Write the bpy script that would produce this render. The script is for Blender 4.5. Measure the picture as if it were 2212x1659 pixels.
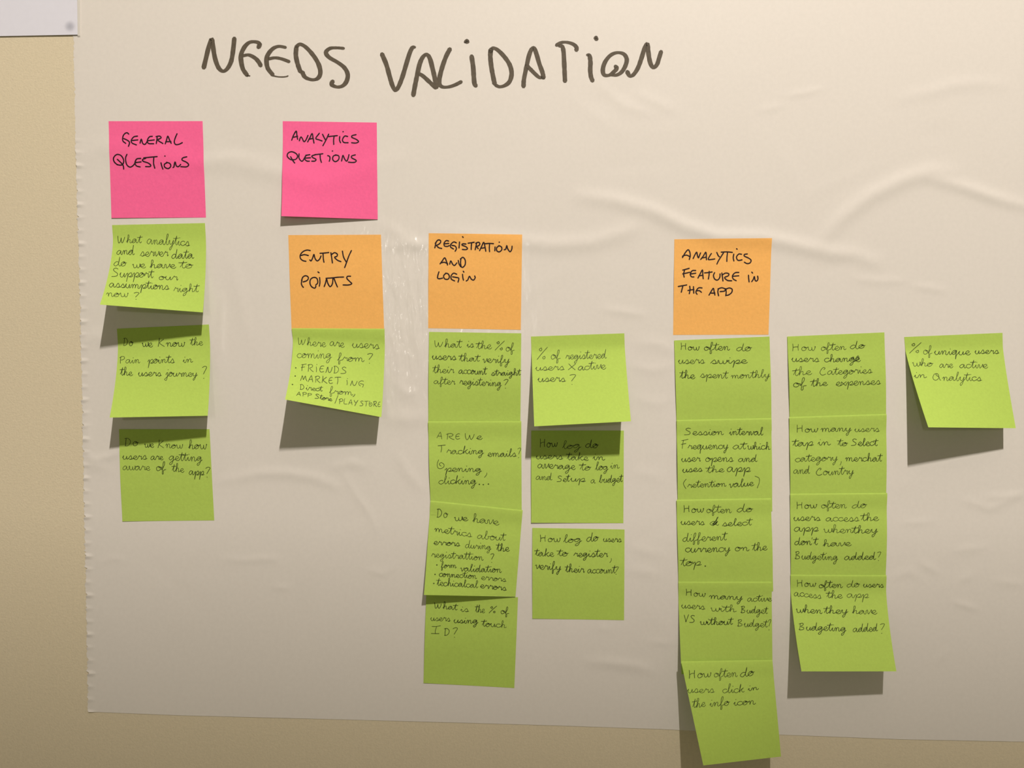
import bpy, math, random
import numpy as np
from mathutils import Vector, Matrix

random.seed(7)
rng = np.random.default_rng(7)
scene = bpy.context.scene
for o in list(bpy.data.objects):
    bpy.data.objects.remove(o)
COL = scene.collection

# ------------------------------------------------------------------ camera
W, H, F = 2212.0, 1659.0, 1790.0
D = 0.68                     # distance of the lens from the wall (wall plane is y = 0)
CZ = 1.50                    # height of the lens above the floor
cam_d = bpy.data.cameras.new('camera')
cam_d.sensor_width = 36.0
cam_d.lens = F / W * 36.0
cam_d.clip_start = 0.01
cam = bpy.data.objects.new('camera', cam_d)
COL.objects.link(cam)
PITCH, YAW, ROLL = -0.012, 0.010, 0.012
R = (Matrix.Rotation(YAW, 3, 'Z') @ Matrix.Rotation(math.pi / 2 + PITCH, 3, 'X') @ Matrix.Rotation(ROLL, 3, 'Z'))
cam.matrix_world = Matrix.Translation((0, -D, CZ)) @ R.to_4x4()
scene.camera = cam
RN = np.array(R)

# ------------------------------------------------------------------ light
world = bpy.data.worlds.new('room_light')
scene.world = world
world.use_nodes = True
bg = world.node_tree.nodes['Background']
bg.inputs[0].default_value = (1.0, 0.90, 0.56, 1)
bg.inputs[1].default_value = 0.172

def area_light(name, loc, aim, sx, sy, power, col):
    l = bpy.data.lights.new(name, 'AREA')
    l.shape = 'RECTANGLE'; l.size = sx; l.size_y = sy
    l.energy = power; l.color = col
    o = bpy.data.objects.new(name, l)
    COL.objects.link(o)
    o.location = loc
    o.rotation_euler = (Vector(aim) - Vector(loc)).to_track_quat('-Z', 'Y').to_euler()
    return o

LAMP = Vector((0.44, -1.55, CZ + 1.75))
SHADE_START_Z = -0.115  # wall height, from the lens, where the added plate starts to block light
LAMP_AIM = Vector((0.15, 0, CZ + 0.05))
area_light('ceiling_lamp', LAMP, LAMP_AIM, 0.03, 0.11, 61.5, (1.0, 0.925, 0.845))
area_light('room_lamp', (-0.27, -1.75, CZ + 0.22), (-0.05, 0, CZ), 0.078, 0.078, 1.7, (1.0, 0.93, 0.84))

scene.view_settings.view_transform = 'Standard'
scene.view_settings.look = 'None'
scene.view_settings.exposure = 0.0
scene.view_settings.gamma = 1.0
scene.view_settings.use_curve_mapping = False

# ------------------------------------------------------------------ mapping between the photograph and the wall
def at(px, py, h=0.0):
    """points at distance h in front of the wall, on the ray of a photograph pixel -> (x, z)"""
    px = np.asarray(px, float); py = np.asarray(py, float)
    dc = np.stack([(px - W / 2) / F, -(py - H / 2) / F, -np.ones_like(px)], -1)
    d = dc @ RN.T
    t = (D - h) / d[..., 1]
    return t * d[..., 0], CZ + t * d[..., 2]

def proj(x, y, z):
    v = np.stack(np.broadcast_arrays(np.asarray(x, float), np.asarray(y, float) + D, np.asarray(z, float) - CZ), -1) @ RN
    return W / 2 + F * v[..., 0] / -v[..., 2], H / 2 - F * v[..., 1] / -v[..., 2]

def lift_for_shadow(px, py, sy):
    """height of a paper corner seen at px,py whose shadow ends on the wall at row sy"""
    lo, hi = 0.0, 0.06
    for _ in range(30):
        h = (lo + hi) / 2
        x, z = at(px, py, h)
        k = h / (-LAMP.y - h)
        xs, zs = x + (x - LAMP.x) * k, z + (z - LAMP.z) * k
        if proj(xs, 0, zs)[1] < sy: lo = h
        else: hi = h
    return h

# ------------------------------------------------------------------ materials
def new_mat(name):
    m = bpy.data.materials.new(name); m.use_nodes = True
    nt = m.node_tree
    b = nt.nodes['Principled BSDF']
    return m, nt, b

def node(nt, typ, **kw):
    n = nt.nodes.new(typ)
    for k, v in kw.items(): setattr(n, k, v)
    return n

def noise(nt, vec, scale, detail=3.0, rough=0.5):
    n = node(nt, 'ShaderNodeTexNoise')
    n.inputs['Scale'].default_value = scale
    n.inputs['Detail'].default_value = detail
    n.inputs['Roughness'].default_value = rough
    nt.links.new(vec, n.inputs['Vector'])
    return n

def mottled(nt, b, vec, c, amt, scale):
    n = noise(nt, vec, scale, 4.0, 0.6)
    mr = node(nt, 'ShaderNodeMapRange')
    mr.inputs['From Min'].default_value = 0.25; mr.inputs['From Max'].default_value = 0.75
    mr.inputs['To Min'].default_value = 1 - amt; mr.inputs['To Max'].default_value = 1 + amt
    nt.links.new(n.outputs[0], mr.inputs['Value'])
    mx = node(nt, 'ShaderNodeVectorMath', operation='SCALE')
    mx.inputs[0].default_value = c[:3]
    nt.links.new(mr.outputs[0], mx.inputs['Scale'])
    nt.links.new(mx.outputs[0], b.inputs['Base Color'])
    return mx.outputs[0]

def bump(nt, b, src, strength, dist):
    bp = node(nt, 'ShaderNodeBump')
    bp.inputs['Strength'].default_value = strength
    bp.inputs['Distance'].default_value = dist
    nt.links.new(src, bp.inputs['Height'])
    nt.links.new(bp.outputs[0], b.inputs['Normal'])
    return bp

def mat_wall():
    m, nt, b = new_mat('wall_covering')
    tc = node(nt, 'ShaderNodeTexCoord').outputs['Object']
    mottled(nt, b, tc, (0.65, 0.565, 0.41), 0.05, 420.0)
    b.inputs['Roughness'].default_value = 0.85
    b.inputs['Specular IOR Level'].default_value = 0.2
    n = noise(nt, tc, 650.0, 5.0, 0.7)
    bump(nt, b, n.outputs[0], 0.5, 0.0006)
    return m

def mat_sheet():
    m, nt, b = new_mat('cling_film_sheet')
    tc = node(nt, 'ShaderNodeTexCoord').outputs['Object']
    mottled(nt, b, tc, (0.700, 0.655, 0.610), 0.022, 300.0)
    b.inputs['Roughness'].default_value = 0.55
    b.inputs['Specular IOR Level'].default_value = 0.25
    b.inputs['Coat Weight'].default_value = 0.9
    b.inputs['Coat Roughness'].default_value = 0.17
    mp = node(nt, 'ShaderNodeMapping'); mp.inputs['Scale'].default_value = (1.0, 1.0, 0.33)
    mp.inputs['Rotation'].default_value = (0, 0.25, 0)
    nt.links.new(tc, mp.inputs[0])
    n1 = noise(nt, mp.outputs[0], 105.0, 2.0, 0.5)          # crumpled area between the orange notes
    # mask of the crumpled area (soft ellipse in wall metres)
    sub = node(nt, 'ShaderNodeVectorMath', operation='SUBTRACT')
    cx, cz = at(845, 680)
    sub.inputs[1].default_value = (float(cx), 0, float(cz))
    nt.links.new(tc, sub.inputs[0])
    dv = node(nt, 'ShaderNodeVectorMath', operation='DIVIDE'); dv.inputs[1].default_value = (0.062, 1.0, 0.085)
    nt.links.new(sub.outputs[0], dv.inputs[0])
    ln = node(nt, 'ShaderNodeVectorMath', operation='LENGTH'); nt.links.new(dv.outputs[0], ln.inputs[0])
    mr = node(nt, 'ShaderNodeMapRange', interpolation_type='SMOOTHSTEP')
    mr.inputs['From Min'].default_value = 0.25; mr.inputs['From Max'].default_value = 1.3
    mr.inputs['To Min'].default_value = 1.0; mr.inputs['To Max'].default_value = 0.05
    nt.links.new(ln.outputs['Value'], mr.inputs['Value'])
    mu = node(nt, 'ShaderNodeMath', operation='MULTIPLY')
    nt.links.new(n1.outputs[0], mu.inputs[0]); nt.links.new(mr.outputs[0], mu.inputs[1])
    n2 = noise(nt, tc, 1400.0, 2.0)
    ad = node(nt, 'ShaderNodeMath', operation='MULTIPLY_ADD')
    ad.inputs[1].default_value = 0.004
    nt.links.new(n2.outputs[0], ad.inputs[0]); nt.links.new(mu.outputs[0], ad.inputs[2])
    bp = node(nt, 'ShaderNodeBump'); bp.inputs['Distance'].default_value = 0.0085
    bp.inputs['Strength'].default_value = 1.0
    nt.links.new(ad.outputs[0], bp.inputs['Height'])
    nt.links.new(bp.outputs[0], b.inputs['Coat Normal'])
    bp2 = node(nt, 'ShaderNodeBump'); bp2.inputs['Distance'].default_value = 0.0010
    nt.links.new(ad.outputs[0], bp2.inputs['Height'])
    nt.links.new(bp2.outputs[0], b.inputs['Normal'])
    return m

def mat_note(name, col, trans):
    m, nt, b = new_mat(name)
    tc = node(nt, 'ShaderNodeTexCoord').outputs['Object']
    c = mottled(nt, b, tc, col, 0.05, 500.0)
    b.inputs['Roughness'].default_value = 0.8
    b.inputs['Specular IOR Level'].default_value = 0.15
    n = noise(nt, tc, 260.0, 5.0, 0.65)
    bump(nt, b, n.outputs[0], 0.5, 0.0003)
    tr = node(nt, 'ShaderNodeBsdfTranslucent')
    tr.inputs[0].default_value = (*trans, 1)
    mx = node(nt, 'ShaderNodeMixShader'); mx.inputs[0].default_value = 0.20 if 'green' in name else 0.11
    nt.links.new(b.outputs[0], mx.inputs[1]); nt.links.new(tr.outputs[0], mx.inputs[2])
    nt.links.new(mx.outputs[0], nt.nodes['Material Output'].inputs[0])
    return m

def mat_ink(name, col, opacity, amt=0.12):
    m, nt, b = new_mat(name)
    tc = node(nt, 'ShaderNodeTexCoord').outputs['Object']
    mottled(nt, b, tc, col, amt, 350.0)
    b.inputs['Roughness'].default_value = 0.6
    b.inputs['Specular IOR Level'].default_value = 0.2
    b.inputs['Alpha'].default_value = opacity
    return m

M_WALL = mat_wall()
M_SHEET = mat_sheet()
M_GREEN = mat_note('green_note_paper', (0.505, 0.680, 0.130), (0.45, 0.70, 0.10))
M_PINK = mat_note('pink_note_paper', (0.965, 0.148, 0.355), (0.9, 0.2, 0.35))
M_ORANGE = mat_note('orange_note_paper', (0.930, 0.490, 0.140), (0.9, 0.5, 0.15))
M_PEN = mat_ink('ballpoint_ink', (0.030, 0.045, 0.012), 0.76)
M_FELT = mat_ink('black_felt_pen_ink', (0.018, 0.008, 0.012), 0.97)
M_MARKER = mat_ink('grey_marker_ink', (0.105, 0.083, 0.058), 0.93, 0.22)
M_MARKER_EDGE = mat_ink('dark_marker_edge_ink', (0.050, 0.038, 0.025), 0.9)
m, nt, b = new_mat('white_paper')
mottled(nt, b, node(nt, 'ShaderNodeTexCoord').outputs['Object'], (0.67, 0.665, 0.745), 0.015, 200.0)
b.inputs['Roughness'].default_value = 0.7
M_WHITE = m
m, nt, b = new_mat('clear_tape')
b.inputs['Base Color'].default_value = (0.86, 0.83, 0.78, 1); b.inputs['Roughness'].default_value = 0.35
b.inputs['Alpha'].default_value = 0.35
M_TAPE = m
m, nt, b = new_mat('grey_spot')  # soft grey spot, fading outwards from its centre
b.inputs['Base Color'].default_value = (0.36, 0.36, 0.42, 1); b.inputs['Roughness'].default_value = 0.8
tc = node(nt, 'ShaderNodeTexCoord').outputs['Object']
sub = node(nt, 'ShaderNodeVectorMath', operation='SUBTRACT'); nt.links.new(tc, sub.inputs[0])
_sx, _sz = at(153, 58); sub.inputs[1].default_value = (float(_sx), -0.0012, float(_sz))
ln = node(nt, 'ShaderNodeVectorMath', operation='LENGTH'); nt.links.new(sub.outputs[0], ln.inputs[0])
mr = node(nt, 'ShaderNodeMapRange', interpolation_type='SMOOTHSTEP'); nt.links.new(ln.outputs['Value'], mr.inputs['Value'])
mr.inputs['From Min'].default_value = 0.0003; mr.inputs['From Max'].default_value = 0.0058
mr.inputs['To Min'].default_value = 0.38; mr.inputs['To Max'].default_value = 0.0
nt.links.new(mr.outputs[0], b.inputs['Alpha'])
M_SPOT = m

# ------------------------------------------------------------------ mesh helpers
def link_mesh(name, verts, faces, mat, parent=None, smooth=True, uvs=None):
    me = bpy.data.meshes.new(name)
    verts = np.asarray(verts, float)
    me.from_pydata(verts.tolist() if len(verts) < 5000 else [tuple(v) for v in verts.tolist()], [], faces)
    me.materials.append(mat)
    if smooth:
        me.polygons.foreach_set('use_smooth', [True] * len(me.polygons))
    me.update()
    o = bpy.data.objects.new(name, me)
    COL.objects.link(o)
    if parent is not None: o.parent = parent
    return o

def grid_faces(nu, nv, off=0, flip=False):
    f = []
    for j in range(nv):
        for i in range(nu):
            a = off + j * (nu + 1) + i
            q = (a, a + nu + 1, a + nu + 2, a + 1)
            f.append(q[::-1] if flip else q)
    return f

def sheet_solid(P, nu, nv, thick):
    """closed thin sheet: P is (nv+1, nu+1, 3), front face towards -y"""
    n = (nu + 1) * (nv + 1)
    front = P.reshape(-1, 3)
    back = front + np.array([0, thick, 0])
    f = grid_faces(nu, nv) + grid_faces(nu, nv, n, True)
    w = nu + 1
    ring = [i for i in range(nu)] + [j * w + nu for j in range(nv)] + [nv * w + nu - i for i in range(nu)] + [(nv - j) * w for j in range(nv)]
    m = len(ring)
    rim = np.concatenate([front[ring], back[ring]])
    for i in range(m):
        k = (i + 1) % m
        f.append((2 * n + i, 2 * n + k, 2 * n + m + k, 2 * n + m + i))
    return np.concatenate([front, back, rim]), f

# ------------------------------------------------------------------ relief of the cling sheet
# (points in photograph pixels on the wall, half width px, height mm)
RIDGES = [
    ([(1255, 424), (1330, 434), (1410, 456), (1480, 490), (1550, 512), (1650, 514), (1720, 530), (1790, 546), (1850, 552), (1890, 566)], 17, 0.95),
    ([(940, 500), (1030, 512), (1120, 522), (1200, 530), (1280, 524), (1350, 502), (1375, 490)], 18, 0.70),
    ([(1775, 520), (1820, 470), (1880, 424), (1950, 390), (2010, 370), (2060, 374)], 18, 0.85),
    ([(2005, 386), (2080, 404), (2150, 428), (2230, 450)], 14, 0.75),
    ([(1845, 602), (1900, 608), (1955, 606)], 10, 0.25),
    ([(1975, 618), (2040, 628)], 9, 0.25),
    ([(1945, 212), (2010, 200), (2060, 184), (2110, 180), (2170, 184)], 15, 0.32),
    ([(1700, 207), (1740, 200), (1775, 192)], 8, 0.18),
    ([(1380, 205), (1430, 228), (1460, 240)], 14, 0.22),
    ([(1295, 185), (1350, 230), (1420, 250)], 13, 0.2),
    ([(1640, 240), (1690, 228)], 8, 0.15),
    ([(1305, 668), (1350, 674), (1390, 680)], 10, 0.28),
    ([(1370, 740), (1420, 742), (1460, 760)], 14, 0.3),
    ([(1370, 860), (1420, 872), (1452, 860)], 12, 0.2),
    ([(1365, 790), (1410, 800), (1450, 790)], 12, 0.25),
    ([(480, 1040), (560, 1022), (620, 1022), (680, 1032), (730, 1052)], 12, 0.42),
    ([(720, 1010), (760, 1000), (790, 1008)], 11, 0.3),
    ([(480, 1208), (530, 1210), (590, 1206), (600, 1214)], 9, 0.22),
    ([(740, 1020), (770, 1070), (800, 1110), (815, 1150)], 9, 0.22),
    ([(860, 980), (880, 1020), (915, 1060)], 12, 0.3),
    ([(590, 1268), (625, 1270)], 7, 0.2),
    ([(790, 1230), (830, 1240), (850, 1222)], 8, 0.2),
    ([(170, 345), (220, 320), (300, 330), (420, 350), (500, 352), (600, 372), (690, 400), (760, 380), (860, 342)], 22, 0.60),
    ([(450, 345), (500, 338), (560, 342)], 12, 0.22),
    ([(820, 480), (900, 530), (930, 525)], 14, 0.35),
    ([(830, 535), (880, 528), (925, 530)], 12, 0.35),
    ([(175, 745), (205, 728), (260, 735)], 16, 0.4),
    ([(450, 620), (460, 720), (470, 800)], 18, 0.45),
    ([(480, 640), (478, 760)], 8, 0.3),
    ([(500, 560), (520, 640), (540, 740)], 14, 0.2),
    ([(180, 985), (210, 992), (240, 985), (262, 975)], 9, 0.35),
    ([(178, 880), (190, 975)], 14, 0.25),
    ([(185, 1000), (230, 1010)], 12, 0.3),
    ([(215, 1215), (245, 1206), (270, 1210)], 8, 0.16),
    ([(1270, 1428), (1320, 1432), (1370, 1438), (1410, 1450)], 12, 0.42),
    ([(1290, 1356), (1320, 1358)], 8, 0.16),
    ([(1400, 1385), (1450, 1390)], 9, 0.2),
    ([(1365, 1180), (1390, 1190), (1430, 1200)], 12, 0.2),
    ([(1360, 1230), (1420, 1240)], 12, 0.25),
    ([(1370, 1020), (1430, 1030)], 14, 0.22),
    ([(1950, 1130), (2020, 1126)], 8, 0.18),
    ([(2080, 1080), (2140, 1098), (2200, 1070)], 10, 0.28),
    ([(2120, 1076), (2212, 1068)], 9, 0.25),
    ([(2060, 1190), (2130, 1182)], 9, 0.2),
    ([(1990, 1215), (2030, 1240)], 9, 0.25),
    ([(2060, 1300), (2110, 1316)], 8, 0.28),
    ([(2075, 1255), (2100, 1240)], 9, 0.2),
    ([(2150, 1255), (2212, 1262)], 10, 0.22),
    ([(1925, 1250), (1965, 1234), (1990, 1250)], 10, 0.2),
    ([(2020, 1430), (2050, 1405)], 8, 0.14),
    ([(1675, 740), (1690, 840)], 10, 0.2),
    ([(1930, 900), (1950, 1010)], 12, 0.2),
    ([(830, 900), (880, 905), (925, 900)], 18, 0.45),
    ([(860, 830), (880, 850), (900, 845)], 10, 0.25),
]
_rw = [(rng.uniform(150, 2212), rng.uniform(150, 1500), rng.uniform(30, 90), rng.uniform(12, 26),
        rng.uniform(0, math.pi), rng.uniform(-0.11, 0.13)) for _ in range(170)]

def relief(px, py):
    px = np.asarray(px, float); py = np.asarray(py, float)
    h = np.zeros_like(px)
    for pts, w, a in RIDGES:
        best = np.full_like(px, 1e9); tt = np.zeros_like(px)
        n = len(pts) - 1
        for i in range(n):
            ax, ay = pts[i]; bx, by = pts[i + 1]
            dx, dy = bx - ax, by - ay
            L = dx * dx + dy * dy
            t = np.clip(((px - ax) * dx + (py - ay) * dy) / L, 0, 1)
            d = (px - ax - t * dx) ** 2 + (py - ay - t * dy) ** 2
            k = d < best
            best = np.where(k, d, best); tt = np.where(k, (i + t) / n, tt)
        taper = 0.35 + 0.65 * np.sin(np.pi * np.clip(tt, 0, 1)) ** 0.7
        h += a * 1.15 * np.exp(-best / (w * w)) * taper
    for cx, cy, L, w, th, a in _rw:
        c, s = math.cos(th), math.sin(th)
        u = ((px - cx) * c + (py - cy) * s) / L; v = (-(px - cx) * s + (py - cy) * c) / w
        h += 1.35 * a * np.exp(-u * u - v * v)
    # the crumpled area between the orange notes
    m = np.exp(-(((px - 845) / 85) ** 2 + ((py - 670) / 150) ** 2))
    h += m * 0.07 * (np.sin(px / 7.3 + 2 * np.sin(py / 31)) * np.sin(py / 17 + px / 40) + 0.7 * np.sin(px / 4.6 - py / 23))
    h += 0.05 * np.sin(px / 61 + py / 140) * np.sin(py / 90 - px / 230)
    return np.maximum(h + 0.25, 0.03) * 1e-3

# ------------------------------------------------------------------ setting: the wall
def structure(o):
    o['kind'] = 'structure'
    return o
wv = [(-1.6, 0, 0), (1.8, 0, 0), (1.8, 0, 3.4), (-1.6, 0, 3.4), (-1.6, 0.1, 0), (1.8, 0.1, 0), (1.8, 0.1, 3.4), (-1.6, 0.1, 3.4)]
structure(link_mesh('wall_back', wv, [(0, 1, 2, 3), (5, 4, 7, 6), (4, 0, 3, 7), (1, 5, 6, 2), (3, 2, 6, 7), (4, 5, 1, 0)], M_WALL, smooth=False))

m, nt, b = new_mat('grey_carpet')
mottled(nt, b, node(nt, 'ShaderNodeTexCoord').outputs['Object'], (0.22, 0.20, 0.16), 0.15, 60.0)
b.inputs['Roughness'].default_value = 0.95
def slab(name, z0, z1, mat):
    v = [(x, y, z) for z in (z0, z1) for x, y in ((-1.6, -2.6), (1.8, -2.6), (1.8, 0.1), (-1.6, 0.1))]
    structure(link_mesh(name, v, [(3, 2, 1, 0), (4, 5, 6, 7), (0, 1, 5, 4), (1, 2, 6, 5), (2, 3, 7, 6), (3, 0, 4, 7)], mat, smooth=False))
slab('floor', -0.1, 0.0, m)
m, nt, b = new_mat('ceiling_paint')
mottled(nt, b, node(nt, 'ShaderNodeTexCoord').outputs['Object'], (0.62, 0.58, 0.50), 0.02, 30.0)
slab('ceiling', 3.4, 3.5, m)

# added unseen plate: blocks ceiling lamp light so the lower wall darkens softly
def bar(name, p, q, drop, thick, width, mat, parent=None):
    e = (Vector(q) - Vector(p)).normalized()
    dn = Vector((0, e.z, -e.y)); dn = dn if dn.z < 0 else -dn
    c = [Vector(p) + Vector((sx * width, 0, 0)) + dn * (drop * b_) + e * (thick * t) for t in (0, 1) for b_ in (0, 1) for sx in (-1, 1)]
    f = [(0, 1, 3, 2), (4, 6, 7, 5), (0, 4, 5, 1), (2, 3, 7, 6), (0, 2, 6, 4), (1, 5, 7, 3)]
    return link_mesh(name, [tuple(v) for v in c], f, mat, parent, smooth=False)
_d = (LAMP_AIM - LAMP).normalized()
_low = LAMP + Vector((0, _d.z, -_d.y)).normalized() * (0.055 if -_d.y < 0 else -0.055)
_p0 = Vector((0.15, 0, CZ + SHADE_START_Z))
_e = _low + (_p0 - _low) * 0.32
m, nt, b = new_mat('blocker_grey')
b.inputs['Base Color'].default_value = (0.25, 0.24, 0.22, 1); b.inputs['Roughness'].default_value = 0.6
sh = bar('light_blocker', _e, _p0, 0.22, 0.004, 0.45, m)
sh['label'] = 'added grey plate blocking ceiling lamp light, above and behind the viewer'
sh['category'] = 'light blocker'

# ------------------------------------------------------------------ the cling sheet
NU, NV = 620, 480
LEFT = [(-150, 152), (80, 159), (300, 163), (480, 168), (620, 172), (850, 177), (1050, 181), (1200, 184), (1400, 188), (1537, 190)]
BOTX = [(188, 1537), (385, 1545), (700, 1553), (1000, 1561), (1200, 1567), (1430, 1575), (1690, 1587), (1950, 1597), (2212, 1602), (2420, 1607)]
TOPY, RX = -150.0, 2420.0
jag = rng.normal(0, 0.9, NV + 1)
gx = np.zeros((NV + 1, NU + 1)); gy = np.zeros_like(gx)
for j in range(NV + 1):
    v = j / NV
    yl = TOPY + v * (1537 - TOPY)
    xl = np.interp(yl, [a for a, _ in LEFT], [b for _, b in LEFT]) + jag[j] + (2.5 if (j % 8) in (0,) and yl > 400 else 0)
    u = np.linspace(0, 1, NU + 1)
    x = xl + u * (RX - xl)
    yb = np.interp(x, [a for a, _ in BOTX], [b for _, b in BOTX])
    gx[j] = x; gy[j] = TOPY + v * (yb - TOPY)
hh = relief(gx, gy)
# perforation tabs along the torn left edge stand a little proud
for j in range(NV + 1):
    if j % 8 in (0, 1) and gy[j, 0] > 300:
        k = np.clip(1 - (gx[j] - gx[j, 0]) / 16.0, 0, 1)
        hh[j] += k * (0.0006 if (j // 8) % 3 else 0.0012)
edge = np.clip((gx - gx[:, :1]) / 14.0, 0.0, 1)
hh = hh * (0.6 + 0.4 * edge)
X, Z = at(gx, gy, 0.0)
P = np.stack([X, -hh, Z], -1)
verts = P.reshape(-1, 3)
sheet = link_mesh('flipchart_sheet', verts, grid_faces(NU, NV), M_SHEET)
sheet['label'] = 'large wrinkled white cling sheet on the wall headed with grey marker handwriting'
sheet['category'] = 'poster sheet'

# ------------------------------------------------------------------ ink
def spline(pts, sub=4):
    p = np.asarray(pts, float)
    if len(p) < 3: 
        t = np.linspace(0, 1, 5)[:, None]
        return p[0] * (1 - t) + p[-1] * t
    q = np.concatenate([[2 * p[0] - p[1]], p, [2 * p[-1] - p[-2]]])
    out = []
    for i in range(1, len(q) - 2):
        for s in range(sub):
            t = s / sub
            out.append(0.5 * ((2 * q[i]) + (-q[i - 1] + q[i + 1]) * t + (2 * q[i - 1] - 5 * q[i] + 4 * q[i + 1] - q[i + 2]) * t * t
                              + (-q[i - 1] + 3 * q[i] - 3 * q[i + 1] + q[i + 2]) * t ** 3))
    out.append(q[-2])
    return np.array(out)

class Ink:
    def __init__(self): self.v = []; self.f = []; self.n = 0
    def stroke(self, pts, width, nib=0.0, sub=4):
        """pts in photograph pixels; nib > 0 narrows horizontal runs like a chisel tip"""
        c = spline(pts, sub)
        keep = [0]
        for i in range(1, len(c)):
            if np.hypot(*(c[i] - c[keep[-1]])) > 0.25: keep.append(i)
        c = c[keep]
        if len(c) < 2:
            c = np.array([c[0] - (0.6, 0), c[0] + (0.6, 0)])
        t = np.gradient(c, axis=0)
        L = np.hypot(t[:, 0], t[:, 1]) + 1e-9
        t /= L[:, None]
        n = np.stack([-t[:, 1], t[:, 0]], -1)
        w = 0.5 * width * (1 - nib * (1 - np.abs(t[:, 1])))
        if len(w) > 4:
            k = np.ones(5) / 5
            w = np.convolve(np.pad(w, 2, 'edge'), k, 'valid')
        w = w * (1 + rng.uniform(-0.06, 0.06, len(w)))
        # rounded ends
        c = np.concatenate([[c[0] - t[0] * w[0] * 0.8], c, [c[-1] + t[-1] * w[-1] * 0.8]])
        n = np.concatenate([n[:1], n, n[-1:]]); w = np.concatenate([[w[0] * 0.45], w, [w[-1] * 0.45]])
        a, b_ = c + n * w[:, None], c - n * w[:, None]
        m = len(c)
        self.v.append(np.stack([a, b_], 1).reshape(-1, 2))
        for i in range(m - 1):
            k = self.n + 2 * i
            self.f.append((k, k + 1, k + 3, k + 2))
        self.n += 2 * m
    def dot(self, x, y, r):
        a = np.linspace(0, 2 * np.pi, 9)[:-1]
        self.v.append(np.stack([x + r * np.cos(a), y + r * 0.85 * np.sin(a)], -1))
        self.f.append(tuple(self.n + i for i in range(8)))
        self.n += 8
    def build(self, name, mat, surf, parent, lift):
        p = np.concatenate(self.v)
        x, h, z = surf(p[:, 0], p[:, 1])
        o = link_mesh(name, np.stack([x, -(h + lift), z], -1), self.f, mat, parent, smooth=False)
        return o

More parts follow.
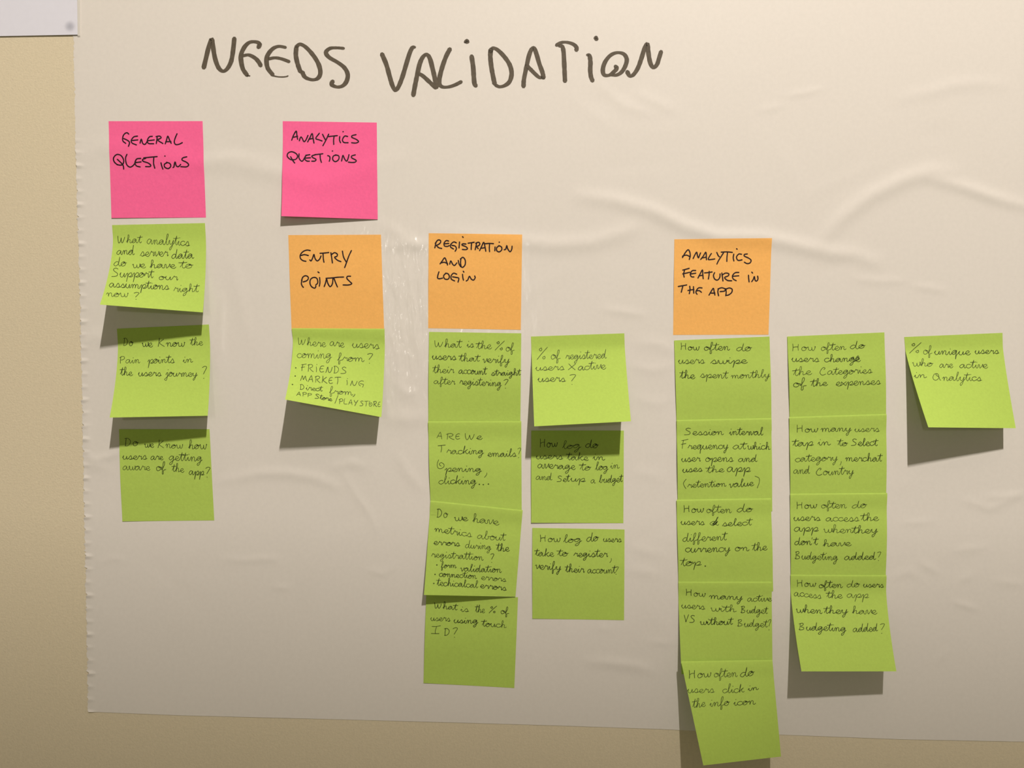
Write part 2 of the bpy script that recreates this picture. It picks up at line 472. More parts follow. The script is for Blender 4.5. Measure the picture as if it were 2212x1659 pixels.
# single stroke hand: x-height is 10 units, strokes split by '|', '*' = a dot, first stroke joins up in a word
GL = {
 'a': (12, '7 9 4 10 1 7 0 3 3 0 6 3 8 9 8 3 10 0 12 2'),
 'b': (11, '0 2 4 13 5 20 3 21 2 10 2 2 5 0 8 4 7 8 11 8'),
 'c': (9, '8 8 6 10 2 9 0 5 2 1 5 0 9 3'),
 'd': (12, '7 9 4 10 1 7 0 3 3 0 6 3 8 10 9 21 8 10 8 3 10 0 12 2'),
 'e': (9, '0 3 4 4 7 7 5 10 2 8 1 3 4 0 7 0 9 3'),
 'f': (8, '0 2 4 12 5 20 3 21 2 14 2 0 2 -8 4 -7 4 -2 4 1 8 3'),
 'g': (11, '8 9 4 10 1 7 0 4 3 1 6 4 8 9 8 0 6 -8 3 -10 2 -7 6 -2 11 3'),
 'h': (11, '0 2 4 13 4 20 2 20 2 10 2 0 3 6 5 9 7 8 7 2 8 0 11 2'),
 'i': (6, '0 4 2 9 2 3 4 0 6 3|* 3 16'),
 'j': (6, '0 4 3 10 3 -6 1 -11 -2 -8 3 -2 6 3|* 4 16'),
 'k': (11, '0 2 3 14 3 21 2 12 2 0 3 5 9 11 5 6 8 0 11 2'),
 'l': (7, '0 2 4 14 5 20 3 21 2 10 3 1 5 0 7 3'),
 'm': (17, '0 6 2 10 3 6 3 0 4 7 6 10 8 7 8 0 9 7 11 10 13 7 13 2 15 0 17 3'),
 'n': (12, '0 6 2 10 3 6 3 0 4 7 6 10 8 8 8 2 10 0 12 3'),
 'o': (9, '6 9 3 10 0 6 1 1 4 0 7 3 7 8 4 9 5 7 9 8'),
 'p': (12, '0 4 3 9 3 0 2 -11 4 3 7 9 10 9 10 4 7 1 5 1 9 0 12 2'),
 'q': (11, '7 9 4 10 1 7 0 3 3 0 6 3 8 10 7 0 7 -11 8 -2 11 3'),
 'r': (9, '0 3 3 11 4 8 7 9 7 3 8 0 9 3'),
 's': (9, '0 1 4 10 6 7 7 3 5 0 2 1 5 0 9 2'),
 't': (7, '0 3 2 10 4 20 3 10 3 3 5 0 7 3|-2 14 2 14 8 15'),
 'u': (11, '0 5 2 10 1 4 3 0 6 1 8 9 8 3 9 0 11 3'),
 'v': (9, '0 8 2 10 3 3 4 0 7 6 8 11 9 9'),
 'w': (13, '0 8 1 10 2 3 4 0 7 3 7 9 8 2 10 0 12 5 12 11 13 9'),
 'x': (10, '0 10 4 5 9 0|9 10 0 0'),
 'y': (11, '0 6 2 10 2 4 4 1 7 3 9 11 8 0 6 -8 4 -11 3 -7 7 -1 11 4'),
 'A': (11, '0 0 3 10 6 18 8 9 10 0|2 6 9 7'),
 'B': (11, '2 18 2 9 2 0|0 17 6 19 8 15 3 10 9 7 9 2 3 0 0 2'),
 'C': (11, '7 14 9 17 6 19 2 14 0 7 3 1 7 0 11 3'),
 'D': (12, '2 18 2 9 2 0|0 17 5 18 10 12 9 4 5 0 1 0'),
 'E': (10, '8 18 4 18 1 12 1 4 4 0 9 2|1 9 7 10'),
 'F': (10, '3 18 2 9 2 0|0 17 5 18 10 20|0 9 7 11'),
 'G': (11, '9 17 5 18 1 12 1 5 4 1|3 9 9 7 9 2 8 -3'),
 'H': (13, '1 19 2 9 2 0|10 18 10 9 11 1|2 9 6 11 10 11'),
 'I': (5, '2 18 2 9 2 0'),
 'K': (12, '2 20 2 10 1 0|10 18 3 9 7 4 12 0'),
 'L': (9, '2 19 1 10 1 1 9 1'),
 'M': (14, '0 1 2 10 3 16 5 8 6 4 8 10 10 16 11 8 14 1'),
 'N': (12, '0 0 2 8 3 15 5 6 7 1 10 4 12 15'),
 'O': (11, '2 20 0 12 1 3 5 0 10 4 10 10 6 14 3 10 6 6'),
 'P': (10, '2 18 2 9 2 0|0 15 4 19 9 18 10 13 7 10 3 9'),
 'R': (12, '2 18 2 9 2 0|0 16 6 19 10 16 8 11 4 9 8 3 12 0'),
 'S': (11, '10 17 6 19 2 16 4 12 9 8 10 4 7 1 0 0'),
 'T': (13, '6 19 7 10 6 0|0 18 6 19 13 20'),
 'V': (11, '0 18 3 8 5 0 7 8 10 20'),
 'W': (15, '0 18 1 9 3 1 6 5 7 14 8 6 10 1 13 8 14 15'),
 'Y': (10, '0 18 2 12 5 9|10 19 6 8 3 -2'),
 '!': (6, '2 14 3 7 3 0|* 3 20'),
 '@': (15, '7 16 2 15 0 8 2 2 7 1 11 7 9 15 6 16 5 13 11 8 13 2 15 1'),
 '|': (11, '6 18 5 9 5 0|0 18 6 18 11 20|0 0 5 0 10 0'),
 '?': (8, '0 16 4 18 8 17 6 12 3 6|* 4 0'),
 '%': (14, '0 0 6 9 14 20|5 19 2 17 4 14 6 16 5 19|11 5 8 3 10 0 12 2 11 5'),
 ',': (4, '3 4 3 0 0 -5'),
 '/': (6, '0 0 3 10 6 20'),
 '(': (6, '4 20 0 12 1 5 5 -1'),
 ')': (6, '0 22 5 18 6 10 4 -1'),
 "'": (1, '0 20 -1 16'),
 '.': (3, '* 1 0'),
}
def glyph(ch):
    w, s = GL[ch]
    st, dots = [], []
    for part in s.split('|'):
        if part[0] == '*':
            dots.append([float(k) for k in part[1:].split()])
        else:
            a = [float(k) for k in part.split()]
            st.append(np.array(a).reshape(-1, 2))
    return w, st, dots

def write_word(ink, text, x0, y0, x1, y1, xh, width, slant=0.08):
    strokes, dots = [], []
    cur, x = None, 0.0
    for k, ch in enumerate(text):
        w, st, dd = glyph(ch)
        sq = rng.uniform(0.93, 1.07); dy = rng.uniform(-0.5, 0.5)
        st = [s * (1, sq) + (x, dy) for s in st]
        dd = [(a + x, b * sq + dy + rng.uniform(-1, 1)) for a, b in dd]
        if ch.islower():
            a = st[0]
            if cur is not None and ch == 'c':
                strokes.append(cur); cur = a
            elif cur is not None:
                cur = np.concatenate([cur, a])
            else: cur = a
            strokes += st[1:]
            x += w
        else:
            if cur is not None: strokes.append(cur); cur = None
            strokes += st
            x += w + 3.0
        dots += dd
    if cur is not None: strokes.append(cur)
    tot = max(x - (0 if text[-1].islower() else 3.0), 1.0)
    u = xh / 10.0
    def tr(p):
        p = np.asarray(p, float)
        t = p[..., 0] / tot
        xx = x0 + t * (x1 - x0) + slant * p[..., 1] * u
        yy = y0 + t * (y1 - y0) - p[..., 1] * u
        return np.stack([xx, yy], -1)
    for s in strokes:
        q = tr(s) + rng.normal(0, 0.16, s.shape)
        ink.stroke(q, width * rng.uniform(0.85, 1.15), sub=3)
    for d_ in dots:
        q = tr(np.array(d_)); ink.dot(q[0], q[1], width * 0.75)

def P_(s):
    return [np.array([float(k) for k in p.split()]).reshape(-1, 2) for p in s.split('|')]

def trace(ink, crop, scale, s, width, nib=0.0):
    for a in P_(s):
        q = a / scale + np.array(crop)
        if len(q) == 1: ink.dot(q[0][0], q[0][1], width * 0.62)
        else: ink.stroke(q, width, nib)

# ------------------------------------------------------------------ headline on the sheet
def sheet_surf(px, py):
    h = relief(px, py)
    for _ in range(3):
        x, z = at(px, py, h)
        a, b_ = proj(x, 0, z)
        h = relief(a, b_)
    x, z = at(px, py, h)
    return x, h, z

WN = 10.2
words = [Ink(), Ink()]
ink = words[0]
trace(ink, (420, 50), 6.144,
 '125 588 158 450 195 300 232 215 250 330 275 470 320 590 380 638 440 600 490 500 515 350 530 205|'
 '850 318 868 285 830 252 740 252 670 310 622 410 620 500 645 610 700 690|640 435 720 422 800 460 850 510 880 562|'
 '1210 322 1120 308 1040 340 975 420 957 500 975 600 1040 685|985 475 1070 460 1160 475 1255 510|'
 '1352 330 1347 430 1370 540 1405 640|1350 320 1400 280 1480 320 1580 430 1650 550 1672 660 1640 730 1570 752 1490 730 1455 700 1435 655|'
 '1982 335 1900 328 1800 335 1745 390 1790 455 1900 520 1990 590 2035 680 2020 770 1970 830 1900 848 1832 825 1822 800 1835 775', WN, 0.42)
trace(ink, (420, 50), 6.144, '1050 700 1110 712 1180 714 1225 708 1242 700|700 697 735 700', 3.0)
ink = words[1]
trace(ink, (800, 50), 6.9125,
 '175 465 240 620 290 800 330 930 372 1000 420 950 480 800 540 600 590 440 630 365 665 360|'
 '642 1075 668 930 705 750 740 600 790 500 845 470 890 530 930 680 965 830 990 955|705 745 780 785 870 865 975 965|'
 '1187 390 1130 500 1070 670 1032 830 1038 920 1090 955 1180 950 1270 920 1355 877|'
 '1512 495 1535 650 1545 800 1555 900 1575 935|'
 '1798 400 1792 500 1807 650 1830 780 1855 900|1790 425 1830 375 1900 400 2000 500 2080 620 2110 750 2080 870 2010 930 1930 950 1870 925', WN, 0.42)
trace(ink, (800, 50), 6.9125, '1415 282 1442 258 1458 282 1430 285', 6.5)
trace(ink, (1100, 50), 6.144,
 '190 838 195 750 225 600 260 440 295 350 330 332 365 420 400 540 440 650 455 722|455 720 400 720 340 670 290 620 230 560|'
 '740 768 735 650 728 500 720 370 700 305 665 305|628 293 690 258 770 255 850 280 892 320 892 355|'
 '1035 422 1065 430 1078 520 1075 620 1085 710 1105 762|'
 '1410 575 1428 600 1390 645 1330 690 1262 688 1242 620 1270 520 1340 430 1430 392 1520 410 1560 480 1540 570 1490 650 1420 690 1340 685|'
 '1567 648 1600 700 1650 682 1710 590 1760 450 1800 320 1835 280 1845 380 1870 520 1910 588 1960 550 1990 460 2015 380', WN * 0.97, 0.42)
trace(ink, (1100, 50), 6.144, '1135 200 1155 185 1165 215 1145 215', 6.2)
for ink, t in zip(words, ('NEEDS', 'VALIDATION')):
    ho = ink.build('handwritten_word', M_MARKER, sheet_surf, sheet, 0.00012)
    ho['label'] = 'grey marker handwriting reading ' + t

# ------------------------------------------------------------------ sticky notes
def note(col, name, label, TL, TR, BL, BR, hl=0.0, hr=0.0, sl=None, sr=None, top=0.35, bulge=1.25, power=1.5,
         htl=0.0, htr=0.0, edge=0.0, pen=None, lines=None, crop=None, scale=1.0, raw=None, flat=0.14, bowr=0.0):
    """corners in photograph px; hl/hr lift of the bottom corners in mm, or sl/sr rows where their shadows end"""
    hl = lift_for_shadow(*BL, sl) * 1e3 if sl else hl
    hr = lift_for_shadow(*BR, sr) * 1e3 if sr else hr
    hl = max(hl, 0.0); hr = max(hr, 0.0)
    c = []
    for (px, py), h in ((TL, htl + top), (TR, htr + top), (BL, hl + 0.15), (BR, hr + 0.15)):
        x, z = at(px, py, h * 1e-3)
        c.append(np.array([float(x), float(z)]))
    c = np.array(c)
    ph = random.uniform(0, 6.28); tw = random.uniform(-0.12, 0.12)
    def hfun(u, v, x, z):
        g = np.clip((v - flat) / (1 - flat), 0, 1.0) ** power
        def ss(t):
            t = np.clip(t, 0, 1); return t * t * (3 - 2 * t)
        if top > 0.3:      # the top strip climbs over the foot of the note above, then drops back to the sheet
            base = 0.12 + 0.95 * (0.72 + 0.28 * np.clip(v / 0.012, 0, 1)) * (1 - 0.9 * ss((v - 0.03) / 0.17))
        else:
            base = top * (1 - v) + 0.12 
        ht = (htl * (1 - u) + htr * u)
        lift = (hl * (1 - u) + hr * u) * g + ht * (1 - g)
        bl = bulge * np.sin(np.pi * np.clip((v - 0.12) / 0.76, 0, 1)) ** 1.5 * (0.8 + 0.25 * np.cos(u * 3.0 + ph))
        lift = lift + edge * (1 - u) ** 3 * (0.45 + 0.55 * np.sin(np.pi * np.clip(v, 0, 1)))
        a, b_ = proj(x, 0, z)
        small = 0.06 * np.sin(3.1 * u + ph) * np.sin(5.0 * v + ph) 
        return relief(a, b_) + np.maximum(base + lift + bl + small * v, 0.06) * 1e-3
    def pos(u, v):
        q = (c[0] * (1 - u)[..., None] + c[1] * u[..., None]) * (1 - v)[..., None] + (c[2] * (1 - u)[..., None] + c[3] * u[..., None]) * v[..., None]
        q = q + np.stack([0.001 * bowr * np.sin(np.pi * v), 0 * v], -1)
        x, z = q[..., 0], q[..., 1]
        # lifted paper hangs on its own arc: rows crowd slightly towards the steep end
        return x, z
    n = 30
    vv = np.unique(np.concatenate([[0.005, 0.010, 0.015, 0.02], np.linspace(0, 1, n - 3)]))
    U, V = np.meshgrid(np.linspace(0, 1, n + 1), vv)
    x, z = pos(U, V)
    h = hfun(U, V, x, z)
    Pn = np.stack([x, -h, z], -1)
    vs, fs = sheet_solid(Pn, n, n, 0.00009)
    mat = {'green': M_GREEN, 'pink': M_PINK, 'orange': M_ORANGE}[col]
    o = link_mesh('sticky_note', vs, fs, mat)
    o['label'] = label
    o['category'] = 'sticky note'
    o['group'] = {'green': 'green sticky notes with ballpoint questions', 'pink': 'pink heading sticky notes', 'orange': 'orange topic sticky notes'}[col]
    # surface under a photograph pixel
    def surf(px, py):
        h = np.full(np.shape(px), 0.0005)
        for _ in range(14):
            x, z = at(px, py, h)
            # inverse bilinear by fixed point
            if _ == 0: u = np.full(np.shape(px), 0.5); v = np.full(np.shape(px), 0.5)
            for __ in range(3):
                qx, qz = pos(u, v)
                ex, ez = x - qx, z - qz
                du = c[1] - c[0] + (c[3] - c[2] - c[1] + c[0]) * 0.5
                dv = c[2] - c[0] + (c[3] - c[1] - c[2] + c[0]) * 0.5
                det = du[0] * dv[1] - du[1] * dv[0]
                u = u + (ex * dv[1] - ez * dv[0]) / det
                v = v + (du[0] * ez - du[1] * ex) / det
            h = 0.5 * h + 0.5 * hfun(u, v, x, z)
        x, z = at(px, py, h)
        return x, h, z
    ink = Ink()
    cx, cy = crop
    if col == 'green':
        for ln in lines:
            t, a, b_, c2, d2, xh = ln
            write_word(ink, t, cx + a / scale, cy + b_ / scale, cx + c2 / scale, cy + d2 / scale, xh / scale * (1.3 if scale < 4 else 1.12), 1.30)
        if raw:
            for s in P_(raw):
                q = s / scale + np.array(crop)
                if len(q) == 1: ink.dot(q[0][0], q[0][1], 1.7)
                else: ink.stroke(q, 1.6, sub=3)
    else:
        trace(ink, crop, scale, raw, 2.75)
    ink.build('handwriting', M_PEN if col == 'green' else M_FELT, surf, o, 0.00010)
    return o

note('pink', '', 'left pink sticky note reading GENERAL QUESTIONS', (235, 262), (438, 262), (241, 471), (445, 470), hl=0.5, hr=0.0, top=0.1, bulge=0.3,
  crop=(200, 240), scale=6.382, raw=
  '500 318 475 298 440 315 418 355 418 410 458 445|430 378 485 405 510 435 495 487|620 345 570 355 535 400 545 440 605 466|545 405 625 397|'
  '655 442 672 385 692 445 725 458 755 415|825 348 785 355 757 400 770 445 845 450|765 408 852 397|878 448 888 390 892 345|875 352 925 345 945 370 900 400 970 447|'
  '1002 452 1020 400 1037 345 1060 395 1085 445|1008 422 1082 420|1165 312 1140 370 1127 425 1145 460 1190 458 1238 435|'
  '345 742 300 700 290 645 335 598 395 615 430 680 415 735 375 745 335 735|342 665 405 725 425 760 430 800|475 595 455 650 470 735 515 772 560 750 595 700|'
  '665 652 610 660 585 710 605 755 658 770|590 710 670 700|735 650 690 668 700 692 765 715 802 745 790 765 730 765|705 645 800 635 892 627|845 632 842 720 858 788|'
  '943 712 955 760 970 800|998 620|1025 712 990 735 998 775 1045 792 1078 760 1065 722 1020 705|1108 778 1122 768 1130 720 1140 702 1155 755 1185 765 1215 735|1300 630 1245 645 1235 675 1295 705 1325 740 1295 768 1215 766')
note('pink', '', 'right pink sticky note reading ANALYTICS QUESTIONS', (611, 262), (814, 265), (608, 467), (816, 474), sl=489, hr=0.4, top=0.1, bulge=0.1, power=1.4,
  crop=(580, 240), scale=6.382, raw=
  '320 402 345 335 382 275 392 330 402 390|335 362 402 348|425 410 445 358 465 375 488 420 515 400 545 335|540 425 570 370 602 308 615 375 628 442|555 388 618 375|'
  '702 305 652 375 695 395 740 412|745 318 765 360 785 395|830 318 795 395 750 478|820 352 885 345 950 338|905 345 898 400 900 460|983 350 980 400 994 437|1029 284|'
  '1092 350 1050 345 1020 395 1040 432 1098 436|1208 325 1155 338 1150 362 1210 390 1242 420 1205 440 1145 436|'
  '345 675 300 665 260 625 270 580 320 560 380 585 402 625 375 665 320 672|305 628 335 680 362 717|422 588 422 650 462 692 495 650 520 605|570 600 515 615 500 660 530 688 565 690|510 648 580 643|'
  '650 600 600 618 610 640 655 665 640 688 595 690|640 600 695 595 750 588|712 595 715 655 730 708|815 613 842 625 848 655 838 692|882 550|935 605 895 620 885 665 920 697 965 670 970 620 922 603|'
  '1008 688 1018 640 1028 610 1050 660 1078 690 1098 650 1110 600|1198 603 1150 618 1148 645 1208 678 1195 703 1150 708 1100 703')
note('orange', '', 'orange sticky note reading ENTRY POINTS', (623, 508), (823, 507), (630, 714), (830, 715), top=0.1, bulge=0.5,
  crop=(580, 490), scale=7.214, raw=
  '652 370 600 362 540 385 498 435 498 490 535 525 585 537|505 447 560 433 622 447|643 515 665 530 690 480 708 428 725 490 758 530 795 505 820 452|802 412 870 408 940 400|850 408 855 500 865 552|'
  '972 402 985 480 997 563|985 430 1030 402 1072 425 1065 460 1030 475 1075 520 1130 542|1152 378 1170 470 1205 535 1215 550|1293 368 1250 460 1215 560 1187 635|'
  '523 830 513 880 525 920 545 943|515 840 535 785 575 762 612 775 622 805 595 840 540 858|735 908 768 870 755 805 705 788 655 820 648 885 675 935 722 955 740 925|797 788 802 860 793 925|770 702 790 716|'
  '868 932 890 870 905 812 925 880 960 932 995 890 1005 800|895 802 1000 795 1080 785 1172 782|1018 795 1050 880 1075 937|1280 770 1232 772 1222 805 1270 855 1298 885 1250 905 1162 905')
note('orange', '', 'orange sticky note reading REGISTRATION AND LOGIN', (926.3, 504), (1128, 507), (925, 709), (1125, 712.5), top=0.1, bulge=0.5,
  crop=(900, 490), scale=7.212, raw=
  '300 248 290 300 283 330|290 258 330 207 370 212 372 245 340 275 310 290 345 325 392 337|500 222 460 215 428 255 435 298 480 305 508 292|430 265 502 257|620 250 578 235 532 275 530 315 575 345|548 288 600 300 620 340 600 380|'
  '668 235 665 285 660 330|715 152 725 165|770 268 720 265 708 285 770 310 792 340 765 355 712 352|800 255 850 248 897 240|858 248 852 300 850 355|912 358 925 300 935 248|920 255 965 240 985 265 965 295 935 305 960 340|'
  '980 372 1015 300 1045 240 1065 310 1078 382|995 335 1062 325|1060 264 1130 258 1198 262|1137 265 1133 330 1137 388|1222 312 1218 375|1288 238|1285 295 1248 325 1248 370 1285 390 1325 360 1322 315 1280 292|'
  '1362 357 1388 348 1405 290 1418 340 1455 388 1482 350 1487 300|365 577 400 530 437 482 462 530 482 595|385 560 430 552 482 572|515 582 532 530 560 580 590 602 628 560|648 522 662 580 688 622|690 495 685 560 692 615|680 502 722 475 757 520 755 590 720 630 688 620|'
  '348 700 330 760 328 800 360 808 405 798|455 722 420 765 440 812 490 815 510 775 490 732 450 722|625 738 575 722 537 765 542 815 592 842|558 778 615 788 657 802 645 862|715 738 720 790 730 832|725 690 738 706|772 843 798 825 822 770 850 812 885 830 912 795 905 765')
note('orange', '', 'orange sticky note reading ANALYTICS FEATURE IN THE APP', (1456.6, 517), (1666.5, 515), (1454, 723.5), (1660, 723), top=0.1, bulge=0.5,
  crop=(1430, 500), scale=7.212, raw=
  '318 408 360 335 405 285 432 318 440 380 425 437|318 385 380 368 440 395|485 422 512 365 540 322 552 375 568 412 585 370 602 332|602 437 645 380 682 322 690 380 692 442|620 412 692 400|770 342 742 385 720 435 770 436 822 428|'
  '853 325 875 375 895 395|962 325 915 400 880 455 855 508|922 322 1010 318 1097 326|1020 328 1012 400 1010 467|1118 352 1110 410 1120 460|1160 268 1172 277|1240 355 1195 352 1160 400 1185 450 1247 442|'
  '1330 350 1285 358 1285 385 1350 415 1388 450 1370 490 1325 500 1282 478|322 602 375 588 425 574|352 600 337 660 345 712|322 660 380 648 432 635|525 608 470 612 440 665 460 705 497 708|445 662 527 650|'
  '560 727 597 655 630 598 635 665 642 737|575 692 640 680|662 645 720 640 782 630|735 620 733 680 722 742|820 640 802 685 820 740 865 757 900 715 905 660|932 645 940 700 950 772|935 680 990 648 1040 660 1030 692 975 718 1020 762 1087 768|'
  '1198 638 1140 643 1098 690 1110 740 1157 767|1102 698 1197 690|1348 680 1350 730 1357 787|1398 632 1412 650|1398 782 1425 740 1438 700 1450 758 1475 772 1495 740 1490 695|253 857 320 845 387 832|327 842 312 900 300 948|'
  '432 852 437 910 425 970|490 858 492 910 495 962|403 920 450 910 498 905|625 880 572 878 535 920 530 955 547 978|538 925 580 922 615 948|732 992 768 930 800 885 812 935 825 992|760 960 825 960|'
  '880 890 870 940 882 1002|872 895 930 877 985 897 972 928 905 937|992 890 1000 945 993 1002|985 905 1045 880 1092 900 1085 950 1040 987 995 997')

def G(label, *a, **k):
    k.setdefault('edge', 0.0 if ('sl' in k or k.get('hl', 0) > 1) else 0.75)
    return note('green', '', label, *a, **k)
G('green sticky note curling up, asking what analytics and server data support assumptions', (242.4, 486.3), (443, 482), (216, 658), (439, 675), sl=752, sr=724, top=0.1, bulge=0.2,
  crop=(190, 470), scale=5.531, lines=[('What',350,308,640,303,44),('analytics',705,312,1215,338,50),('and',345,440,555,440,46),('server',625,460,960,460,46),('data',1000,492,1265,488,46),
  ('do',310,580,460,580,44),('we',530,600,690,600,40),('have',740,603,1050,603,42),('to',1100,604,1255,602,42),('Support',285,705,780,718,46),('our',850,742,1075,747,38),
  ('assumptions',255,830,970,862,42),('right',1025,888,1320,888,42),('now',220,940,480,948,40),('?',545,975,605,980,44)])
G('green sticky note asking do we know the pain points in the users journey', (253, 710), (452, 701), (237, 902), (449, 898), sl=969, sr=945, top=0.1, bulge=0.3,
  crop=(190, 690), scale=3.686, lines=[('Do',280,208,360,212,25),('we',430,218,515,218,25),('Know',555,215,770,215,25),('the',815,207,915,205,22),('Pain',250,350,415,347,22),('points',475,350,690,345,24),
  ('in',755,345,835,340,22),('the',258,443,355,447,23),('users',400,452,585,450,24),('journey',620,452,870,455,23),('?',905,465,940,465,40)])
G('lowest green sticky note of the left column, asking how users get aware of the app', (258, 927), (453, 927), (265, 1126), (463, 1124), top=0.1, bulge=0.4,
  crop=(190, 690), scale=3.686, lines=[('Do',290,1006,400,1006,25),('we',450,1018,525,1018,22),('Know',555,1022,755,1026,23),('how',800,1028,945,1030,26),('users',275,1112,470,1115,23),('are',500,1116,600,1118,22),
  ('getting',645,1122,910,1130,25),('aware',278,1197,495,1200,23),('of',545,1205,620,1205,26),('the',670,1212,765,1215,24),('app',805,1235,925,1240,26),('?',932,1256,966,1256,35)])
G('green sticky note curling far off the wall, asking where users are coming from', (631, 709), (831, 710), (616, 863), (824, 901), sl=971, sr=960, top=0.35, bulge=0.1,
  crop=(590, 700), scale=5.923, lines=[('Where',315,268,675,290,46),('are',725,277,910,297,48),('users',1010,300,1360,316,50),('coming',305,432,750,440,50),('from',825,472,1165,480,44),('?',1200,492,1265,495,62),
  ('FR!ENDS',355,597,935,640,42),('MARKET',350,728,860,772,40),('!NG',925,778,1165,800,36),('Direct',340,835,630,860,32),('from,',720,890,1050,912,38),('APP',300,913,490,933,22),('Store',535,950,755,985,27),
  ('/',790,1012,825,1000,42),('PLAY',840,1020,1080,1038,32),('STORE',1110,1045,1375,1060,30)], raw='290 560|283 665|248 773')
G('green sticky note asking what percentage of users verify their account straight after registering', (927, 717), (1126, 720), (925.5, 922), (1124, 926), top=0.1, bulge=1.25,
  crop=(900, 710), scale=8.296, lines=[('What',315,330,800,342,62),('is',900,335,1025,333,58),('the',1075,362,1345,362,62),('%',1405,387,1560,385,70),('of',1600,400,1750,402,62),('users',275,548,710,560,62),('that',765,582,1125,585,58),
  ('verify',1180,608,1665,615,60),('their',295,792,670,792,60),('account',755,805,1250,822,62),('straight',1340,838,1860,835,52),('after',310,985,690,1003,55),('registering',770,1000,1520,1035,60),('?',1555,1057,1630,1057,74)])
G('green sticky note asking are we tracking emails, opening, clicking', (925, 910), (1126, 909.5), (931, 1112), (1127, 1115), bulge=1.25,
  crop=(900, 900), scale=7.9, lines=[('A',345,360,440,380,56),('R',500,385,640,390,50),('E',660,385,745,385,45),('We',820,398,1120,388,55),('T',355,605,480,605,56),('racking',515,632,1145,640,58),('emails',1210,680,1700,682,54),
  ('?',1715,692,1765,692,80),('O',345,890,470,890,66),('pening',480,935,1110,945,54),(',',1160,995,1205,985,70),('clicking',375,1148,1020,1150,60)], raw='1070 1155|1138 1160|1225 1150')
G('tilted green sticky note asking about metrics on errors during the registration, with three bullets', (930, 1081), (1129, 1101.5), (916, 1285), (1113.5, 1289), sl=1307, hr=0.6, bulge=0.7, top=0.4,
  crop=(900, 1080), scale=7.212, lines=[('Do',310,268,485,278,60),('we',585,322,800,322,50),('have',870,345,1285,388,54),('metrics',275,495,860,578,52),('about',945,602,1380,635,52),('errors',265,692,675,720,46),('during',760,745,1160,775,50),
  ('the',1245,790,1445,802,54),('registrattion',230,890,1040,940,50),('?',1145,962,1195,968,60),('form',380,1058,620,1062,42),('validation',680,1108,1320,1132,48),('connection',350,1190,935,1225,44),('errors',1005,1240,1395,1272,44),
  ('techicalcal',315,1330,955,1370,50),('errors',990,1365,1400,1412,46)], raw='315 1012|287 1158|268 1300')
G('green sticky note asking what percentage of users use touch ID', (921, 1284), (1119, 1290), (915, 1475), (1111, 1486), top=0.05, bulge=0.6,
  crop=(900, 1280), scale=7.54, lines=[('What',285,262,660,282,48),('is',715,307,850,315,42),('the',955,322,1110,328,54),('%',1180,332,1295,328,50),('of',1370,345,1500,352,52),('users',225,455,550,467,48),('using',605,492,1000,508,48),
  ('touch',1065,545,1460,572,50),('|',240,665,380,668,60),('D',445,697,540,697,58),('?',580,726,655,726,80)])
G('green sticky note curling forward, asking percentage of registered users x active users', (1147, 727), (1348.5, 720), (1154, 921), (1363, 910), sl=991, sr=984, top=0.1, bulge=0.3, power=1.25,
  crop=(1120, 710), scale=7.212, lines=[('%',290,482,435,478,85),('of',505,478,650,478,62),('registered',735,478,1370,460,58),('users',265,650,715,642,50),('x',775,640,895,642,82),('active',930,645,1360,625,56),('users',300,828,735,822,52),('?',790,862,880,866,76)])
G('shaded green sticky note asking how long users take on average to login and budget', (1147.5, 930), (1347.5, 930), (1147.5, 1129), (1346.5, 1130), hl=0.5, top=0.1, bulge=0.5,
  crop=(1120, 900), scale=6.911, lines=[('How',310,460,580,448,56),('log',655,480,930,468,50),('do',1000,462,1190,466,54),('users',260,630,665,635,48),('take',725,642,1045,655,48),('in',1110,645,1290,650,45),('average',285,765,850,792,54),
  ('to',920,800,1080,800,50),('log',1150,797,1340,792,50),('in',1370,775,1505,770,45),('and',260,942,500,948,50),('Set',575,970,760,966,44),('up',775,965,1000,970,46),('a',1080,990,1150,990,48),('budget',1205,985,1550,975,50)])
G('green sticky note asking how long users take to register and verify their account', (1150, 1140), (1349, 1143.6), (1150, 1336), (1348, 1339.5), top=0.1, bulge=0.4,
  crop=(1120, 1120), scale=7.212, lines=[('How',325,358,650,362,50),('log',700,375,985,362,50),('do',1060,358,1245,348,60),('users',1320,358,1605,368,46),('take',260,580,550,592,52),('to',610,582,770,588,50),('register',860,595,1390,598,52),(',',1425,655,1450,655,70),
  ('verify',260,782,660,812,56),('their',730,832,1025,842,54),('account',1075,850,1510,852,54),('?',1490,868,1550,868,60)])
G('green sticky note asking how often users swipe the spent monthly', (1456, 735.5), (1662, 727), (1462, 938), (1667, 930), top=0.1, bulge=1.1,
  crop=(1430, 715), scale=8.296, lines=[('How',325,337,665,347,58),('often',755,347,1215,347,60),('do',1335,355,1605,352,62),('users',290,582,765,580,60),('swipe',875,585,1530,582,56),('the',325,850,590,852,62),('spent',685,832,1175,852,58),('monthly',1235,852,1930,828,56)])
G('green sticky note about session interval and frequency at which user opens the app', (1461, 907), (1666, 903), (1464, 1107), (1668, 1104), bulge=1.25,
  crop=(1430, 890), scale=8.296, lines=[('Session',400,412,1105,410,58),('interval',1205,410,1810,412,58),('F',340,660,455,660,80),('requency',465,660,1185,662,62),('at',1270,665,1505,662,58),('which',1530,672,1940,672,60),('user',345,888,690,885,60),
  ('opens',780,888,1280,886,62),('and',1370,892,1705,888,58),('uses',365,1085,725,1062,56),('the',800,1088,1115,1072,52),('app',1165,1068,1585,1072,72),('(',380,1360,440,1365,72),('retention',460,1355,1150,1335,54),('value',1200,1355,1645,1320,58),(')',1650,1350,1740,1345,88)])
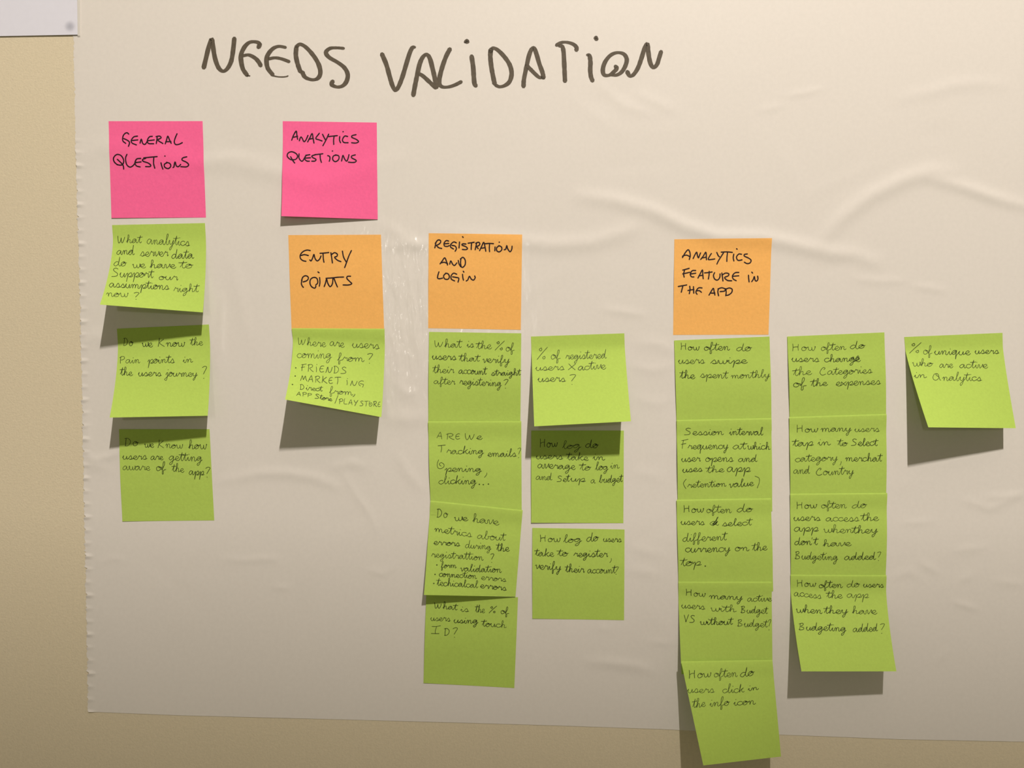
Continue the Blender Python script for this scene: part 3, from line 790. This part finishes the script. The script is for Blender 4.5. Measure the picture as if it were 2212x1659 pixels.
G('green sticky note asking how often users select different currency on the top', (1461, 1079), (1665, 1076), (1466, 1281), (1670, 1277), bulge=1.1,
  crop=(1430, 1060), scale=8.296, lines=[('How',375,387,745,387,60),('often',800,392,1245,396,60),('do',1345,387,1625,376,60),('users',335,605,765,612,56),('d',860,620,1020,620,64),('select',1080,637,1605,618,56),('different',370,912,1155,885,66),
  ('currency',415,1102,1220,1092,64),('on',1310,1080,1560,1078,58),('the',1620,1082,1885,1057,62),('top',340,1350,705,1332,66)], raw='775 1350|900 600 950 560 910 625 985 570 940 612 1000 545 960 600|920 590 975 520 1005 470')
G('green sticky note asking how many active users are with budget vs without budget', (1465, 1256), (1667, 1256), (1472, 1456), (1669, 1452), hl=8.0, hr=3.5, bulge=0.5,
  crop=(1430, 1240), scale=8.296, lines=[('How',420,382,775,408,58),('many',845,442,1445,466,56),('active',1530,492,1965,484,54),('users',345,607,770,632,54),('with',870,662,1330,682,56),('Budget',1410,692,1890,712,58),('VS',390,857,580,867,60),
  ('without',680,912,1265,905,58),('Budget',1350,937,1890,952,56),('?',1895,992,1940,992,84)])
G('lowest green sticky note hanging off the wall, asking how often users click the info icon', (1471, 1428), (1668, 1425), (1519, 1653), (1687, 1634), hl=38, hr=18, htl=8.3, htr=3.7, top=0.6, bulge=0.0, power=1.0, flat=0.0,
  crop=(1430, 1410), scale=6.664, lines=[('How',375,372,705,346,55),('often',750,352,1085,345,52),('do',1125,352,1325,327,54),('users',365,577,755,572,48),('click',870,582,1185,567,54),('in',1235,550,1390,525,36),('the',440,797,625,772,58),
  ('info',685,777,970,757,52),('icon',1030,757,1345,740,48)])
G('green sticky note asking how often users change the categories of the expenses', (1700, 727), (1910, 718), (1706, 926), (1914.5, 922), top=0.1, bulge=1.25,
  crop=(1680, 700), scale=7.9, lines=[('How',235,455,640,452,56),('often',740,452,1165,437,58),('do',1235,422,1490,417,58),('users',235,637,710,642,56),('change',795,647,1410,637,58),('the',265,882,580,862,60),('Categories',715,872,1610,837,60),
  ('of',265,1072,485,1072,64),('the',570,1067,850,1047,58),('expenses',990,1052,1755,1027,60)], raw='1250 600 1290 560 1310 610 1370 540 1380 600 1300 640|1350 560 1390 590 1330 620')
G('green sticky note asking how many users tap in to select category and country', (1704, 900.6), (1914, 894), (1707, 1100), (1914, 1096), bulge=1.25,
  crop=(1680, 890), scale=8.508, lines=[('How',335,375,735,367,60),('many',790,362,1350,357,60),('users',1410,365,1870,357,56),('tap',280,637,655,612,62),('in',735,612,970,607,58),('to',1105,622,1285,622,56),('Select',1350,617,1830,617,60),
  ('category',320,917,1100,892,64),(',',1150,938,1170,938,70),('merchat',1240,902,1910,907,60),('and',290,1132,590,1132,62),('Country',705,1162,1395,1142,66)])
G("green sticky note asking how often users access the app when they don't have budgeting", (1706, 1066), (1915.6, 1064.5), (1708, 1268), (1913, 1265), bulge=1.25,
  crop=(1680, 1060), scale=8.508, lines=[('How',335,327,715,317,60),('often',800,322,1265,322,60),('do',1365,327,1635,302,60),('users',290,547,785,547,58),('access',885,557,1495,562,62),('the',1535,557,1855,547,62),('app',300,747,750,747,66),
  ('when',840,772,1390,772,60),('they',1375,782,1835,772,62),("don't",310,997,730,992,62),('have',830,1022,1350,1012,56),('Budgeting',315,1252,1105,1277,62),('added',1225,1272,1800,1262,62),('?',1820,1272,1885,1272,76)])
G('lowest green sticky note of its column, curling, asking about users who have budgeting', (1707, 1241), (1914, 1242), (1731, 1450), (1936, 1450), sl=1507, sr=1498, bulge=0.3,
  crop=(1680, 1230), scale=5.722, lines=[('How',230,212,470,212,40),('often',510,227,800,227,38),('do',855,222,1010,217,40),('users',1055,218,1310,224,36),('access',200,327,540,360,40),('the',605,352,800,357,40),('app',855,347,1125,352,42),
  ('when',225,532,550,547,40),('they',575,547,865,542,42),('have',920,547,1225,552,40),('Budgeting',260,747,845,767,42),('added',930,772,1235,762,42),('?',1260,786,1310,786,58)])
G('rightmost green sticky note, curling, asking percentage of unique users active in analytics', (1953, 728), (2165, 719), (2005, 923), (2194, 925), sl=1007, sr=970, top=0.1, bulge=0.1, power=1.2,
  crop=(1930, 700), scale=5.184, lines=[('%',180,327,300,322,50),('of',335,337,430,342,42),('unique',455,342,860,342,40),('users',910,332,1180,332,35),('who',210,472,440,472,36),('are',515,487,665,487,34),('active',740,492,1055,492,38),
  ('in',230,602,370,602,32),('@nalytics',440,632,985,637,40)])

# ------------------------------------------------------------------ the white paper in the corner
pc = [at(-160, 82, 0), at(170, 76, 0), at(-160, -160, 0), at(163, -160, 0)]
pc = np.array([[float(a), float(b_)] for a, b_ in pc])
n = 24
U, V = np.meshgrid(np.linspace(0, 1, n + 1), np.linspace(0, 1, n + 1))
q = (pc[2] * (1 - U)[..., None] + pc[3] * U[..., None]) * (1 - V)[..., None] + (pc[0] * (1 - U)[..., None] + pc[1] * U[..., None]) * V[..., None]
hp = 0.0010 + 0.0007 * (1 - U) ** 2 * V + 0.0002 * np.sin(4 * U + 3 * V)
vs, fs = sheet_solid(np.stack([q[..., 0], -hp, q[..., 1]], -1), n, n, 0.0001)
wp = link_mesh('paper_sheet', vs, fs, M_WHITE)
wp['label'] = 'plain bluish white paper at the top left corner, above the bare wall'
wp['category'] = 'paper'
a = np.linspace(0, 2 * np.pi, 25)[:-1]
sx, sz = at(153, 58, 0.001)
sv = [(float(sx) + 0.0056 * math.cos(t) , -0.00135, float(sz) + 0.0056 * math.sin(t)) for t in a]
link_mesh('spot', sv, [tuple(range(24))], M_SPOT, wp, smooth=False)
strip = [at(x, y, 0.0012) for x, y in ((165.5, -160), (172.5, -160), (173, 77), (167.5, 77))]
sv = [(float(a_), -0.00125, float(b_)) for a_, b_ in strip] + [(float(a_), -0.00115, float(b_)) for a_, b_ in strip]
tp = link_mesh('tape_strip', sv, [(3, 2, 1, 0), (4, 5, 6, 7), (0, 1, 5, 4), (1, 2, 6, 5), (2, 3, 7, 6), (3, 0, 4, 7)], M_TAPE, wp, smooth=False)
tp['label'] = 'narrow clear tape edge'
